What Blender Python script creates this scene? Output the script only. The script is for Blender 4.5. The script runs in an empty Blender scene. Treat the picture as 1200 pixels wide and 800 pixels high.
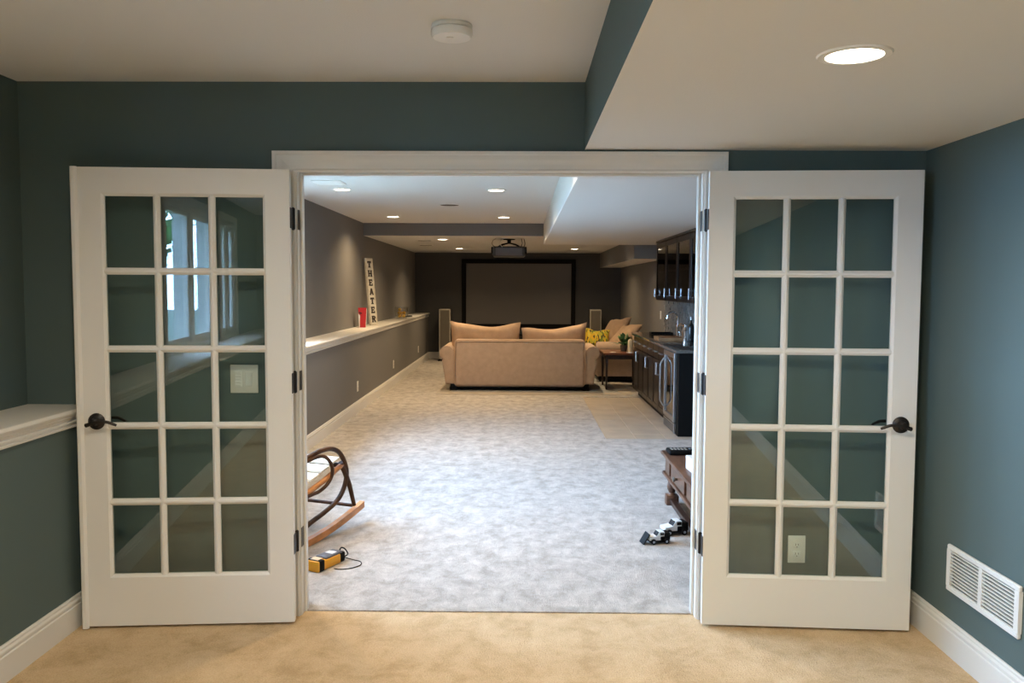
import bpy, bmesh, math, random
from mathutils import Vector, Matrix
random.seed(7)
S = bpy.context.scene
C = S.collection

# ------------------------------------------------------------------ camera
F_PX, PITCH, YAW, ROLL, CAM_H = 989.88, 0.0636, 0.0112, 0.0042, 1.5311
cd = bpy.data.cameras.new('camera'); cam = bpy.data.objects.new('camera', cd); C.objects.link(cam)
fwd = Vector((-math.sin(YAW)*math.cos(PITCH), math.cos(YAW)*math.cos(PITCH), -math.sin(PITCH)))
rgt = Vector((math.cos(YAW), math.sin(YAW), 0)); upv = rgt.cross(fwd)
r2 = rgt*math.cos(ROLL) + upv*math.sin(ROLL); u2 = -rgt*math.sin(ROLL) + upv*math.cos(ROLL)
cam.matrix_world = Matrix(((r2.x, u2.x, -fwd.x, 0), (r2.y, u2.y, -fwd.y, 0), (r2.z, u2.z, -fwd.z, CAM_H), (0, 0, 0, 1)))
cd.sensor_fit = 'HORIZONTAL'; cd.sensor_width = 36; cd.lens = 36*F_PX/1200
cd.clip_start = 0.05; cd.clip_end = 200
S.camera = cam

# ------------------------------------------------------------------ sky, exposure
SKY_COL = (0.40, 0.62, 1.0); SKY_STR = 57.0
LAMP_COL = (1.0, 0.725, 0.41); LAMP_W = 16.0; LAMP_FRONT = 17.0; LAMP_LEFT = 13.0; LAMP_REAR = 34.0
LAMP_COL_FRONT = (1.0, 0.85, 0.63)
w = bpy.data.worlds.new('sky'); S.world = w; w.use_nodes = True
bg = w.node_tree.nodes['Background']; bg.inputs[0].default_value = (*SKY_COL, 1); bg.inputs[1].default_value = SKY_STR
vs = S.view_settings; vs.view_transform = 'Standard'; vs.look = 'None'; vs.gamma = 1; vs.exposure = 0.23
vs.use_curve_mapping = False

# ------------------------------------------------------------------ materials
M = {}
def mat(name, col, rough=0.6, metal=0.0, noise=0.0, nscale=8.0, bump=0.0, bscale=80.0, spec=0.5, col2=None, stretch=None, coat=0.0, emis=None, estr=0.0, detail=4.0):
    m = bpy.data.materials.new(name); m.use_nodes = True; nt = m.node_tree; b = nt.nodes['Principled BSDF']
    b.inputs['Base Color'].default_value = (*col, 1); b.inputs['Roughness'].default_value = rough
    b.inputs['Metallic'].default_value = metal; b.inputs['Specular IOR Level'].default_value = spec
    b.inputs['Coat Weight'].default_value = coat
    tc = nt.nodes.new('ShaderNodeTexCoord'); src = tc.outputs['Object']
    if stretch:
        mp = nt.nodes.new('ShaderNodeMapping'); mp.inputs['Scale'].default_value = stretch
        nt.links.new(src, mp.inputs[0]); src = mp.outputs[0]
    if noise or col2:
        n = nt.nodes.new('ShaderNodeTexNoise'); n.inputs['Scale'].default_value = nscale; n.inputs['Detail'].default_value = detail
        nt.links.new(src, n.inputs['Vector'])
        r = nt.nodes.new('ShaderNodeValToRGB'); r.color_ramp.elements[0].position = .3; r.color_ramp.elements[1].position = .7
        c2 = col2 if col2 else tuple(min(1, c*(1+noise)) for c in col)
        c1 = col if col2 else tuple(c*(1-noise) for c in col)
        r.color_ramp.elements[0].color = (*c1, 1); r.color_ramp.elements[1].color = (*c2, 1)
        nt.links.new(n.outputs['Fac'], r.inputs[0]); nt.links.new(r.outputs[0], b.inputs['Base Color'])
    if bump:
        n2 = nt.nodes.new('ShaderNodeTexNoise'); n2.inputs['Scale'].default_value = bscale; n2.inputs['Detail'].default_value = 3
        nt.links.new(src, n2.inputs['Vector'])
        bp = nt.nodes.new('ShaderNodeBump'); bp.inputs['Strength'].default_value = bump; bp.inputs['Distance'].default_value = .01
        nt.links.new(n2.outputs['Fac'], bp.inputs['Height']); nt.links.new(bp.outputs[0], b.inputs['Normal'])
    if emis:
        b.inputs['Emission Color'].default_value = (*emis, 1); b.inputs['Emission Strength'].default_value = estr
    M[name] = m
    return m
def glass(name, tint=(0.93, 0.97, 0.96), refl=0.045, rough=0.0):
    m = bpy.data.materials.new(name); m.use_nodes = True; nt = m.node_tree; nt.nodes.clear()
    out = nt.nodes.new('ShaderNodeOutputMaterial'); mx = nt.nodes.new('ShaderNodeMixShader')
    t = nt.nodes.new('ShaderNodeBsdfTransparent'); g = nt.nodes.new('ShaderNodeBsdfGlossy')
    t.inputs[0].default_value = (*tint, 1); g.inputs[0].default_value = (1, 1, 1, 1); g.inputs['Roughness'].default_value = rough
    lw = nt.nodes.new('ShaderNodeLayerWeight'); pw = nt.nodes.new('ShaderNodeMath'); pw.operation = 'POWER'; pw.inputs[1].default_value = 5
    ma = nt.nodes.new('ShaderNodeMath'); ma.operation = 'MULTIPLY_ADD'; ma.inputs[1].default_value = 1-refl; ma.inputs[2].default_value = refl
    nt.links.new(lw.outputs['Facing'], pw.inputs[0]); nt.links.new(pw.outputs[0], ma.inputs[0]); nt.links.new(ma.outputs[0], mx.inputs[0])
    nt.links.new(t.outputs[0], mx.inputs[1]); nt.links.new(g.outputs[0], mx.inputs[2]); nt.links.new(mx.outputs[0], out.inputs[0])
    M[name] = m
def carpet(name, c1, c2, c3, patch=(1.6, 2.6, 1)):
    m = bpy.data.materials.new(name); m.use_nodes = True; nt = m.node_tree; b = nt.nodes['Principled BSDF']
    b.inputs['Roughness'].default_value = .95; b.inputs['Specular IOR Level'].default_value = .1
    b.inputs['Sheen Weight'].default_value = .15; b.inputs['Sheen Roughness'].default_value = .5
    tc = nt.nodes.new('ShaderNodeTexCoord'); mp = nt.nodes.new('ShaderNodeMapping'); mp.inputs['Scale'].default_value = patch
    nt.links.new(tc.outputs['Object'], mp.inputs[0])
    n = nt.nodes.new('ShaderNodeTexNoise'); n.inputs['Scale'].default_value = 2.2; n.inputs['Detail'].default_value = 8; n.inputs['Roughness'].default_value = .74; n.inputs['Distortion'].default_value = .25
    nt.links.new(mp.outputs[0], n.inputs['Vector'])
    r = nt.nodes.new('ShaderNodeValToRGB'); e = r.color_ramp.elements; e[0].position = .36; e[1].position = .64
    e[0].color = (*c1, 1); e[1].color = (*c3, 1); mid = e.new(.5); mid.color = (*c2, 1)
    nt.links.new(n.outputs['Fac'], r.inputs[0])
    f = nt.nodes.new('ShaderNodeTexNoise'); f.inputs['Scale'].default_value = 160; f.inputs['Detail'].default_value = 2
    nt.links.new(tc.outputs['Object'], f.inputs['Vector'])
    mx = nt.nodes.new('ShaderNodeMix'); mx.data_type = 'RGBA'; mx.blend_type = 'OVERLAY'; mx.inputs[0].default_value = .35
    nt.links.new(r.outputs[0], mx.inputs[6]); nt.links.new(f.outputs['Fac'], mx.inputs[7]); nt.links.new(mx.outputs[2], b.inputs['Base Color'])
    ad = nt.nodes.new('ShaderNodeMath'); ad.operation = 'MULTIPLY_ADD'; ad.inputs[1].default_value = 2.2
    nt.links.new(n.outputs['Fac'], ad.inputs[0]); nt.links.new(f.outputs['Fac'], ad.inputs[2])
    bp = nt.nodes.new('ShaderNodeBump'); bp.inputs['Strength'].default_value = .6; bp.inputs['Distance'].default_value = .012
    nt.links.new(ad.outputs[0], bp.inputs['Height']); nt.links.new(bp.outputs[0], b.inputs['Normal'])
    M[name] = m

mat('teal', (.088, .128, .124), .75, bump=.06, bscale=220)
mat('grey', (.182, .175, .170), .75, bump=.06, bscale=220)
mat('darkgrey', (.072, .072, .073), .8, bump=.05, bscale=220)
mat('ceil', (.68, .675, .66), .9, bump=.1, bscale=140)
mat('trim', (.74, .72, .68), .38, bump=.02, bscale=40)
mat('door', (.76, .75, .73), .4, bump=.03, bscale=60, stretch=(8, 8, 1))
mat('plastic', (.78, .76, .71), .4)
mat('slot', (.06, .055, .05), .6)
mat('bronze', (.014, .011, .010), .38, metal=.25)
mat('black', (.005, .005, .005), .6, spec=.12)
mat('blackgloss', (.012, .011, .010), .2)
mat('steel', (.42, .42, .43), .36, metal=1.0, noise=.08, nscale=60, stretch=(1, 1, .05))
mat('chrome', (.75, .75, .76), .12, metal=1.0)
mat('lens', (1, .95, .85), .5, emis=(1, .86, .66), estr=16)
mat('sofa', (.43, .31, .23), .85, noise=.07, nscale=14, bump=.12, bscale=260)
mat('cushion', (.48, .325, .215), .85, noise=.08, nscale=10, bump=.15, bscale=30)
mat('cabinet', (.014, .009, .007), .3, noise=.5, nscale=5, stretch=(6, 6, .6), spec=.18)
mat('granite', (.045, .042, .04), .08, col2=(.11, .105, .095), nscale=90)
mat('darkwood', (.030, .013, .008), .35, noise=.5, nscale=6, stretch=(5, 1, 5))
mat('cherry', (.14, .048, .022), .3, noise=.4, nscale=5, stretch=(1, 6, 6))
mat('walnut', (.105, .048, .026), .35, noise=.45, nscale=5, stretch=(6, 1, 6))
mat('rockwood', (.42, .17, .05), .35, noise=.4, nscale=9, stretch=(3, 1, 3))
mat('bentwood', (.020, .009, .005), .5, col2=(.10, .042, .014), nscale=9, spec=.2)
mat('slat', (.78, .68, .52), .5, noise=.06)
mat('board', (.33, .17, .075), .5, noise=.3, nscale=10, stretch=(1, 8, 1))
mat('screen', (.14, .135, .135), .8)
mat('speaker', (.13, .115, .095), .8, bump=.2, bscale=300)
mat('speakeredge', (.5, .47, .41), .4)
mat('sidewood', (.035, .010, .006), .3)
mat('projector', (.045, .047, .052), .45)
mat('tile', (.50, .42, .335), .4, noise=.12, nscale=4, bump=.05, bscale=30)
mat('grout', (.68, .58, .47), .9)
mat('rugborder', (.46, .40, .33), .95, bump=.3, bscale=200)
mat('rug', (.30, .30, .29), .95, noise=.3, nscale=10, bump=.3, bscale=200)
mat('red', (.50, .015, .018), .4)
mat('darkred', (.12, .006, .008), .5)
mat('signwhite', (.72, .68, .58), .6, noise=.08, nscale=20)
mat('signedge', (.60, .54, .44), .6, noise=.2, nscale=20)
mat('letter', (.035, .022, .015), .6)
mat('orange', (.85, .42, .03), .5, col2=(.95, .62, .08), nscale=12)
mat('yellowtool', (.80, .36, .012), .4)
mat('toolgrey', (.10, .10, .115), .45)
mat('toywhite', (.75, .77, .76), .4)
mat('leaf', (.03, .10, .03), .45, col2=(.10, .24, .08), nscale=8)
mat('pot', (.10, .09, .075), .5)
mat('candle', (.70, .58, .38), .5)
mat('white', (.78, .77, .74), .45)
mat('stone', (.10, .10, .095), .4, col2=(.30, .30, .28), nscale=9)
mat('grass', (.075, .09, .06), .95, noise=.35, nscale=2)
mat('bark', (.09, .06, .04), .9, noise=.3)
mat('treeleaf', (.04, .13, .025), .7, col2=(.10, .24, .06), nscale=3)
mat('siding', (.5, .5, .48), .8)
glass('pane', refl=.055); glass('bowlglass', (.95, .95, .93), .06); glass('coolerglass', (.35, .33, .30), .12, .03)
glass('cabglass', (.5, .48, .45), .06)
carpet('carpet_front', (.48, .325, .165), (.595, .42, .235), (.665, .485, .29), (2.4, 2.0, 1))
carpet('carpet_theater', (.32, .285, .25), (.44, .40, .36), (.56, .51, .465), (4.2, 3.0, 1))
# printed floral cushion cover
m = mat('floral', (.5, .4, .05), .8); nt = m.node_tree; b = nt.nodes['Principled BSDF']
tc = nt.nodes.new('ShaderNodeTexCoord'); mp = nt.nodes.new('ShaderNodeMapping'); mp.inputs['Scale'].default_value = (26, 26, 9); mp.inputs['Rotation'].default_value = (0, .6, .4)
vo = nt.nodes.new('ShaderNodeTexVoronoi'); vo.inputs['Scale'].default_value = 1.6
rp = nt.nodes.new('ShaderNodeValToRGB'); rp.color_ramp.interpolation = 'CONSTANT'
e = rp.color_ramp.elements; e[0].position = 0; e[0].color = (.62, .38, .015, 1); e[1].position = .25; e[1].color = (.42, .38, .035, 1)
for p_, c_ in ((.48, (.14, .17, .02, 1)), (.62, (.62, .50, .06, 1)), (.8, (.07, .06, .02, 1))):
    q = e.new(p_); q.color = c_
nt.links.new(tc.outputs['Object'], mp.inputs[0]); nt.links.new(mp.outputs[0], vo.inputs['Vector']); sp_ = nt.nodes.new('ShaderNodeSeparateColor')
nt.links.new(vo.outputs['Color'], sp_.inputs[0]); nt.links.new(sp_.outputs[0], rp.inputs[0]); nt.links.new(rp.outputs[0], b.inputs['Base Color'])

# ------------------------------------------------------------------ mesh helpers
def B(): return bmesh.new()
def box(bm, x0, x1, y0, y1, z0, z1, bev=0, seg=2, mi=0):
    r = bmesh.ops.create_cube(bm, size=1); vs_ = r['verts']
    for v in vs_:
        v.co.x = x0 if v.co.x < 0 else x1; v.co.y = y0 if v.co.y < 0 else y1; v.co.z = z0 if v.co.z < 0 else z1
    fs = {f for v in vs_ for f in v.link_faces}
    for f in fs: f.material_index = mi
    if bev:
        es = list({e for v in vs_ for e in v.link_edges})
        bmesh.ops.bevel(bm, geom=es, offset=bev, segments=seg, profile=.5, affect='EDGES', clamp_overlap=True)
    return bm
def prism(bm, poly, axis, a, b, mi=0):
    def P(p, t):
        if axis == 'X': return (t, p[0], p[1])
        if axis == 'Y': return (p[0], t, p[1])
        return (p[0], p[1], t)
    A_ = [bm.verts.new(P(p, a)) for p in poly]; B_ = [bm.verts.new(P(p, b)) for p in poly]; n = len(poly)
    fs = [bm.faces.new(A_), bm.faces.new(B_[::-1])]
    for i in range(n): fs.append(bm.faces.new((A_[i], B_[i], B_[(i+1) % n], A_[(i+1) % n])))
    for f in fs: f.material_index = mi
    bmesh.ops.recalc_face_normals(bm, faces=fs)
    return bm
def smooth_path(pts, n=6, closed=False):
    pts = [Vector(p) for p in pts]; out = []; N = len(pts)
    rng = N if closed else N-1
    for i in range(rng):
        p0 = pts[(i-1) % N] if (closed or i) else pts[0]; p1 = pts[i]; p2 = pts[(i+1) % N]
        p3 = pts[(i+2) % N] if (closed or i+2 < N) else pts[-1]
        for k in range(n):
            t = k/n
            out.append(.5*((2*p1)+(p2-p0)*t+(2*p0-5*p1+4*p2-p3)*t*t+(3*p1-p0-3*p2+p3)*t**3))
    if not closed: out.append(pts[-1])
    return out
def tube(bm, pts, r, n=10, closed=False, rad=None):
    pts = [Vector(p) for p in pts]; N = len(pts); rings = []
    up = Vector((0, 0, 1)); prev = None
    for i, p in enumerate(pts):
        if closed: t = pts[(i+1) % N]-pts[i-1]
        else: t = pts[min(i+1, N-1)]-pts[max(i-1, 0)]
        t.normalize()
        if prev is None:
            a = up if abs(t.z) < .9 else Vector((1, 0, 0)); x = a.cross(t).normalized()
        else:
            x = (prev-t*prev.dot(t)).normalized()
        prev = x; y = t.cross(x); rr = rad[i] if rad else r
        rings.append([bm.verts.new(p+(x*math.cos(2*math.pi*k/n)+y*math.sin(2*math.pi*k/n))*rr) for k in range(n)])
    fs = []
    for i in range(N if closed else N-1):
        a, b_ = rings[i], rings[(i+1) % N]
        for k in range(n): fs.append(bm.faces.new((a[k], a[(k+1) % n], b_[(k+1) % n], b_[k])))
    if not closed: fs += [bm.faces.new(rings[0][::-1]), bm.faces.new(rings[-1])]
    bmesh.ops.recalc_face_normals(bm, faces=fs)
    return bm
def lathe(bm, prof, c=(0, 0, 0), n=24, axis='Z'):
    rings = []
    for r, h in prof:
        ring = []
        if r < 1e-6:
            q = (0, 0, h); ring = [q]
        else:
            ring = [(r*math.cos(2*math.pi*k/n), r*math.sin(2*math.pi*k/n), h) for k in range(n)]
        vs_ = []
        for q in ring:
            if axis == 'Y': q = (q[0], q[2], q[1])
            elif axis == 'X': q = (q[2], q[0], q[1])
            vs_.append(bm.verts.new((q[0]+c[0], q[1]+c[1], q[2]+c[2])))
        rings.append(vs_)
    fs = []
    for a, b_ in zip(rings, rings[1:]):
        if len(a) == 1 and len(b_) == 1: continue
        for k in range(n):
            k2 = (k+1) % n
            if len(a) == 1: fs.append(bm.faces.new((a[0], b_[k], b_[k2])))
            elif len(b_) == 1: fs.append(bm.faces.new((a[k], b_[0], a[k2])))
            else: fs.append(bm.faces.new((a[k], b_[k], b_[k2], a[k2])))
    bmesh.ops.recalc_face_normals(bm, faces=fs)
    return bm
def pillow(bm, w, h, t, pinch=.12, nx=20, ny=16, sag=0.0, mtx=None, seed=0, ears=(0, 0)):
    rnd = random.Random(seed); ph = [rnd.uniform(0, 6) for _ in range(6)]
    grid = {}
    for side in (1, -1):
        for i in range(nx+1):
            for j in range(ny+1):
                u, v = 2*i/nx-1, 2*j/ny-1
                edge = i in (0, nx) or j in (0, ny)
                if edge and side == -1: grid[(side, i, j)] = grid[(1, i, j)]; continue
                x = u*w/2*(1-pinch*(1-v*v)*0-pinch*.35*(1-v*v)*abs(u)); z = v*h/2*(1-pinch*(1-u*u)*abs(v))
                th = t/2*max(0, (1-u**4))**.5*max(0, (1-v**4))**.5
                th *= 1+.10*math.sin(3*u+ph[0])*math.sin(2.5*v+ph[1])+.05*math.sin(7*u+4*v+ph[2])
                z += sag*(1-u*u)*(-.5+.0*v)+.012*math.sin(5*u+ph[3])*(.5+.5*v)
                if v > 0: z += v*v*(ears[0]*max(0, -u)**2.2+ears[1]*max(0, u)**2.2)
                co = Vector((x, -side*th, z))
                if mtx: co = mtx @ co
                grid[(side, i, j)] = bm.verts.new(co)
    fs = []
    for side in (1, -1):
        for i in range(nx):
            for j in range(ny):
                q = [grid[(side, i, j)], grid[(side, i+1, j)], grid[(side, i+1, j+1)], grid[(side, i, j+1)]]
                fs.append(bm.faces.new(q if side == 1 else q[::-1]))
    bmesh.ops.recalc_face_normals(bm, faces=fs)
    return bm
def obj(name, bm, m, parent=None, smooth=True, angle=35):
    me = bpy.data.meshes.new(name); bm.to_mesh(me); bm.free()
    for mm in (m if isinstance(m, (list, tuple)) else [m]): me.materials.append(M[mm])
    o = bpy.data.objects.new(name, me); C.objects.link(o)
    if smooth:
        me.polygons.foreach_set('use_smooth', [True]*len(me.polygons)); me.set_sharp_from_angle(angle=math.radians(angle))
    if parent: o.parent = parent
    return o
def tag(o, label, cat=None, group=None, kind=None):
    o['label'] = label
    if cat: o['category'] = cat
    if group: o['group'] = group
    if kind: o['kind'] = kind
    return o
def thing(name, label, cat, loc=(0, 0, 0), rz=0, group=None, kind=None):
    o = bpy.data.objects.new(name, None); C.objects.link(o); o.location = loc; o.rotation_euler = (0, 0, rz); o.empty_display_size = .1
    return tag(o, label, cat, group, kind)
def struct(name, bm, m, label, cat, smooth=False):
    return tag(obj(name, bm, m, smooth=smooth), label, cat, kind='structure')
def dup(root, loc=None, rz=None, label=None):
    r = root.copy(); C.objects.link(r)
    if loc is not None: r.location = loc
    if rz is not None: r.rotation_euler = (0, 0, rz)
    if label: r['label'] = label
    for ch in list(root.children):
        c = ch.copy(); C.objects.link(c); c.parent = r
        for g in ch.children:
            d = g.copy(); C.objects.link(d); d.parent = c
    return r

# ------------------------------------------------------------------ room shell
XL, XU, XR, XT = -2.0, -2.28, 1.81, 2.12       # knee wall, upper left wall, right wall of front room, right wall of theater
YD, YD2, YREAR, YB, YSTEP = 3.85, 3.97, -3.7, 18.1, 12.2
ZC, ZS, ZBK, ZL = 2.45, 2.15, 2.27, .985
JL, JR, ZJ = -1.019, .814, 2.052               # rough faces of the door jamb

bm = B(); box(bm, XU-.15, XR+.15, YREAR-.15, 3.9, -.1, 0)
struct('floor', bm, 'carpet_front', 'tan carpet of the front room before the double doors', 'carpet')
bm = B()   # theater carpet, cut around the tiled strip, its near edge a little ragged
TX0, TX1, TY0, TY1 = .86, XT, 8.5, 11.78
N = 120; xs = [XU-.15+(XT+.3-XU)*i/N for i in range(N+1)]
e0 = [3.899+random.uniform(-.002, .002) for _ in xs]
poly = list(zip(xs, e0))+[(XT+.15, TY0), (TX0, TY0), (TX0, TY1), (XT+.15, TY1), (XT+.15, YB+.1), (XU-.15, YB+.1)]
prism(bm, poly, 'Z', -.1, .006)
struct('floor_theater', bm, 'carpet_theater', 'pale plush carpet of the long theater room', 'carpet')
bm = B(); box(bm, TX0, XT, TY0, TY1, -.1, -.004)
tf = struct('floor_bar', bm, 'grout', 'beige stone tile floor in front of the bar', 'tile floor')
tw, tl = .305, .61
for ci in range(5):
    y = TY0-(.31 if ci % 2 else 0)
    x0 = TX0+.004+ci*(tw+.004); x1 = min(x0+tw, XT)
    if x0 > XT-.05: break
    while y < TY1-.02:
        a, b_ = max(y, TY0+.003), min(y+tl, TY1-.003)
        if b_-a > .02:
            bm = B(); box(bm, x0, x1, a, b_, -.02, random.uniform(.0005, .0025), .003, 1)
            obj('tile', bm, 'tile', tf, smooth=False)
        y += tl+.004

# ceilings and soffits
bm = B(); box(bm, XU-.15, .30, YREAR-.15, YD, ZC, ZC+.2)
struct('ceiling', bm, 'ceil', 'white ceiling of the front room', 'ceiling')
bm = B(); box(bm, XU-.15, .40, YD2, YSTEP+.1, ZC, ZC+.2)
struct('ceiling_theater', bm, 'ceil', 'white high ceiling of the theater room', 'ceiling')
bm = B(); box(bm, XU-.15, XT+.15, YSTEP, YB+.1, ZBK, ZC+.2)
for f in bm.faces: f.material_index = 1 if f.normal.y < -.5 else 0
struct('ceiling_drop', bm, ['ceil', 'grey'], 'lowered ceiling over the seating, with a grey step', 'ceiling')
bm = B(); box(bm, .28, XR+.15, YREAR-.15, YD, ZS, ZC+.2)
for f in bm.faces: f.material_index = 1 if f.normal.x < -.5 else 0
struct('ceiling_soffit_front', bm, ['ceil', 'teal'], 'lowered white soffit with a teal side over the front room', 'soffit')
bm = B(); box(bm, .31, XT+.15, YD2, YSTEP, ZS, ZC+.2, .012, 2)
struct('ceiling_soffit_theater', bm, 'ceil', 'wide white soffit above the bar', 'soffit', True)
bm = B(); box(bm, 1.665, XT+.1, 12.6, YB+.05, 1.965, ZBK+.05)
for f in bm.faces: f.material_index = 0 if f.normal.z < -.5 else 1
struct('ceiling_duct_soffit', bm, ['ceil', 'grey'], 'boxed-in duct along the far right wall', 'soffit')

# door wall: teal to the front room, grey to the theater
bm = B()
def dwall(x0, x1, z0, z1):
    box(bm, x0, x1, YD, (YD+YD2)/2, z0, z1, mi=0); box(bm, x0, x1, (YD+YD2)/2, YD2, z0, z1, mi=1)
dwall(XU-.15, JL-.02, -.1, ZC+.2); dwall(JR+.02, XT+.15, -.1, ZC+.2); dwall(JL-.02, JR+.02, ZJ+.02, ZC+.2)
struct('wall_doorway', bm, ['teal', 'grey'], 'teal wall with the wide double doorway', 'wall')
bm = B(); box(bm, XR, XR+.15, YREAR-.15, YD, -.1, ZC)
struct('wall_right', bm, 'teal', 'teal right wall of the front room', 'wall')
bm = B(); box(bm, XU-.15, XR+.15, YREAR-.15, YREAR, -.1, ZC)
struct('wall_rear', bm, 'teal', 'teal wall at the rear of the front room', 'wall')
bm = B(); box(bm, XU-.15, XL, YREAR, YD, -.1, .93)
struct('wall_left_lower', bm, 'teal', 'teal knee wall below the ledge of the front room', 'wall')
bm = B(); box(bm, XU-.15, XL, YD2, YB, -.1, .93)
struct('wall_theater_left_lower', bm, 'grey', 'grey knee wall below the ledge of the theater room', 'wall')
def wall_with_windows(name, y0, y1, wins, m, label):
    bm = B(); x0, x1 = XU-.15, XU
    ys = [y0]
    for a, b_, za, zb in wins:
        box(bm, x0, x1, ys[-1], a, .9, ZC+.05); box(bm, x0, x1, a, b_, .9, za); box(bm, x0, x1, a, b_, zb, ZC+.05); ys.append(b_)
    box(bm, x0, x1, ys[-1], y1, .9, ZC+.05)
    struct(name, bm, m, label, 'wall')
FW = [(-2.15, -1.3, 1.03, 2.22), (-1.0, .86, 1.03, 2.22)]
TWN = [(4.25, 6.05, 1.03, 2.22), (6.3, 8.1, 1.03, 2.22)]
wall_with_windows('wall_left_upper', YREAR, YD, FW, 'teal', 'teal wall with a window above the front ledge')
wall_with_windows('wall_theater_left_upper', YD2, YB, TWN, 'grey', 'grey wall with windows above the theater ledge')
bm = B(); box(bm, XT, XT+.15, YD2, YB, -.1, ZC)
struct('wall_theater_right', bm, 'grey', 'grey right wall of the theater behind the bar', 'wall')
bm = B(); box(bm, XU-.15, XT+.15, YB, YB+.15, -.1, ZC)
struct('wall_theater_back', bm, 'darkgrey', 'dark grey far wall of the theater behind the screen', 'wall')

# ledges on the knee walls
def ledge(name, y0, y1, label):
    t = thing(name, label, 'ledge', kind='structure')
    bm = B(); prism(bm, [(XU, .958), (XL+.022, .958), (XL+.027, .963), (XL+.03, .9715), (XL+.027, .980), (XL+.022, ZL), (XU, ZL)], 'Y', y0, y1)
    obj('ledge_top', bm, 'trim', t)
    bm = B(); prism(bm, [(XL-.004, .903), (XL+.010, .903), (XL+.012, .911), (XL+.005, .914), (XL+.005, .921), (XL+.012, .924), (XL+.012, .931), (XL+.007, .934), (XL+.012, .945), (XL+.020, .951), (XL+.020, .9585), (XL-.004, .9585)], 'Y', y0, y1)
    obj('moulding', bm, 'trim', t, smooth=False)
ledge('trim_1', YREAR, YD, 'white moulded ledge along the teal knee wall')
ledge('trim_2', YD2, YB, 'white moulded ledge along the grey knee wall')
# baseboards
BP = [(0, 0), (.017, 0), (.017, .104), (.012, .108), (.012, .112), (.0155, .116), (.0155, .124), (.010, .132), (.010, .139), (.006, .146), (0, .146)]
def baseb(name, wall, x, y0, y1, label, s=1):
    bm = B()
    if wall == 'Y': prism(bm, [(x+s*p, z) for p, z in BP], 'Y', y0, y1)
    else: prism(bm, [(x-s*p, z) for p, z in BP], 'X', y0, y1)
    struct(name, bm, 'trim', label, 'baseboard')
baseb('baseboard_left', 'Y', XL, YREAR, YD, 'white baseboard along the teal knee wall')
baseb('baseboard_right', 'Y', XR, YREAR, YD, 'white baseboard along the teal right wall', -1)
baseb('baseboard_doorway_left', 'X', YD, XL+.016, -1.126, 'white baseboard behind the left door leaf')
baseb('baseboard_doorway_right', 'X', YD, .919, XR-.016, 'white baseboard behind the right door leaf')
baseb('baseboard_theater_left', 'Y', XL, YD2+.03, YB, 'white baseboard along the grey knee wall')
baseb('baseboard_theater_back', 'X', YB, XL+.016, XT, 'white baseboard along the dark far wall')
baseb('baseboard_theater_right', 'Y', XT, 12.4, YB-.016, 'white baseboard along the far right wall', -1)

# doorway casing, jamb and stops
t = thing('trim_3', 'white moulded casing around the double doorway', 'door casing', kind='structure')
CP = [(0, 0), (0, .012), (.008, .016), (.016, .012), (.030, .014), (.055, .016), (.062, .020), (.080, .021), (.086, .026), (.100, .026), (.100, 0)]  # across, out
def casing(yf, s, nm='casing'):
    pts = CP
    # left side piece, right side piece and head piece, mitred at the corners
    zi, xl, xr = ZJ-.004, JL-.006, JR+.006
    for side in ('l', 'r'):
        bm = B(); lo = []; hi = []
        for a, o in pts:
            x = xl-a if side == 'l' else xr+a
            lo.append(bm.verts.new((x, yf-s*o, 0))); hi.append(bm.verts.new((x, yf-s*o, zi+a*.92)))
        n = len(pts); fs = [bm.faces.new(lo), bm.faces.new(hi[::-1])]+[bm.faces.new((lo[i], hi[i], hi[(i+1) % n], lo[(i+1) % n])) for i in range(n)]
        bmesh.ops.recalc_face_normals(bm, faces=fs); obj('side_'+nm, bm, 'trim', t)
    bm = B(); lo = []; hi = []
    for a, o in pts:
        lo.append(bm.verts.new((xl-a, yf-s*o, zi+a*.92))); hi.append(bm.verts.new((xr+a, yf-s*o, zi+a*.92)))
    n = len(pts); fs = [bm.faces.new(lo), bm.faces.new(hi[::-1])]+[bm.faces.new((lo[i], hi[i], hi[(i+1) % n], lo[(i+1) % n])) for i in range(n)]
    bmesh.ops.recalc_face_normals(bm, faces=fs); obj('head_'+nm, bm, 'trim', t)
casing(YD, 1); casing(YD2, -1)
for x0, x1, nm in ((JL-.02, JL, 'side_jamb'), (JR, JR+.02, 'side_jamb')):
    bm = B(); box(bm, x0, x1, YD-.002, YD2+.002, 0, ZJ+.02); obj(nm, bm, 'trim', t)
bm = B(); box(bm, JL, JR, YD-.002, YD2+.002, ZJ, ZJ+.02); obj('head_jamb', bm, 'trim', t)
for x0, x1 in ((JL, JL+.012), (JR-.012, JR)):
    bm = B(); box(bm, x0, x1, 3.893, 3.93, 0, ZJ, .003, 2); obj('door_stop', bm, 'trim', t)
bm = B(); box(bm, JL+.012, JR-.012, 3.893, 3.93, ZJ-.012, ZJ, .003, 2); obj('door_stop', bm, 'trim', t)

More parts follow.
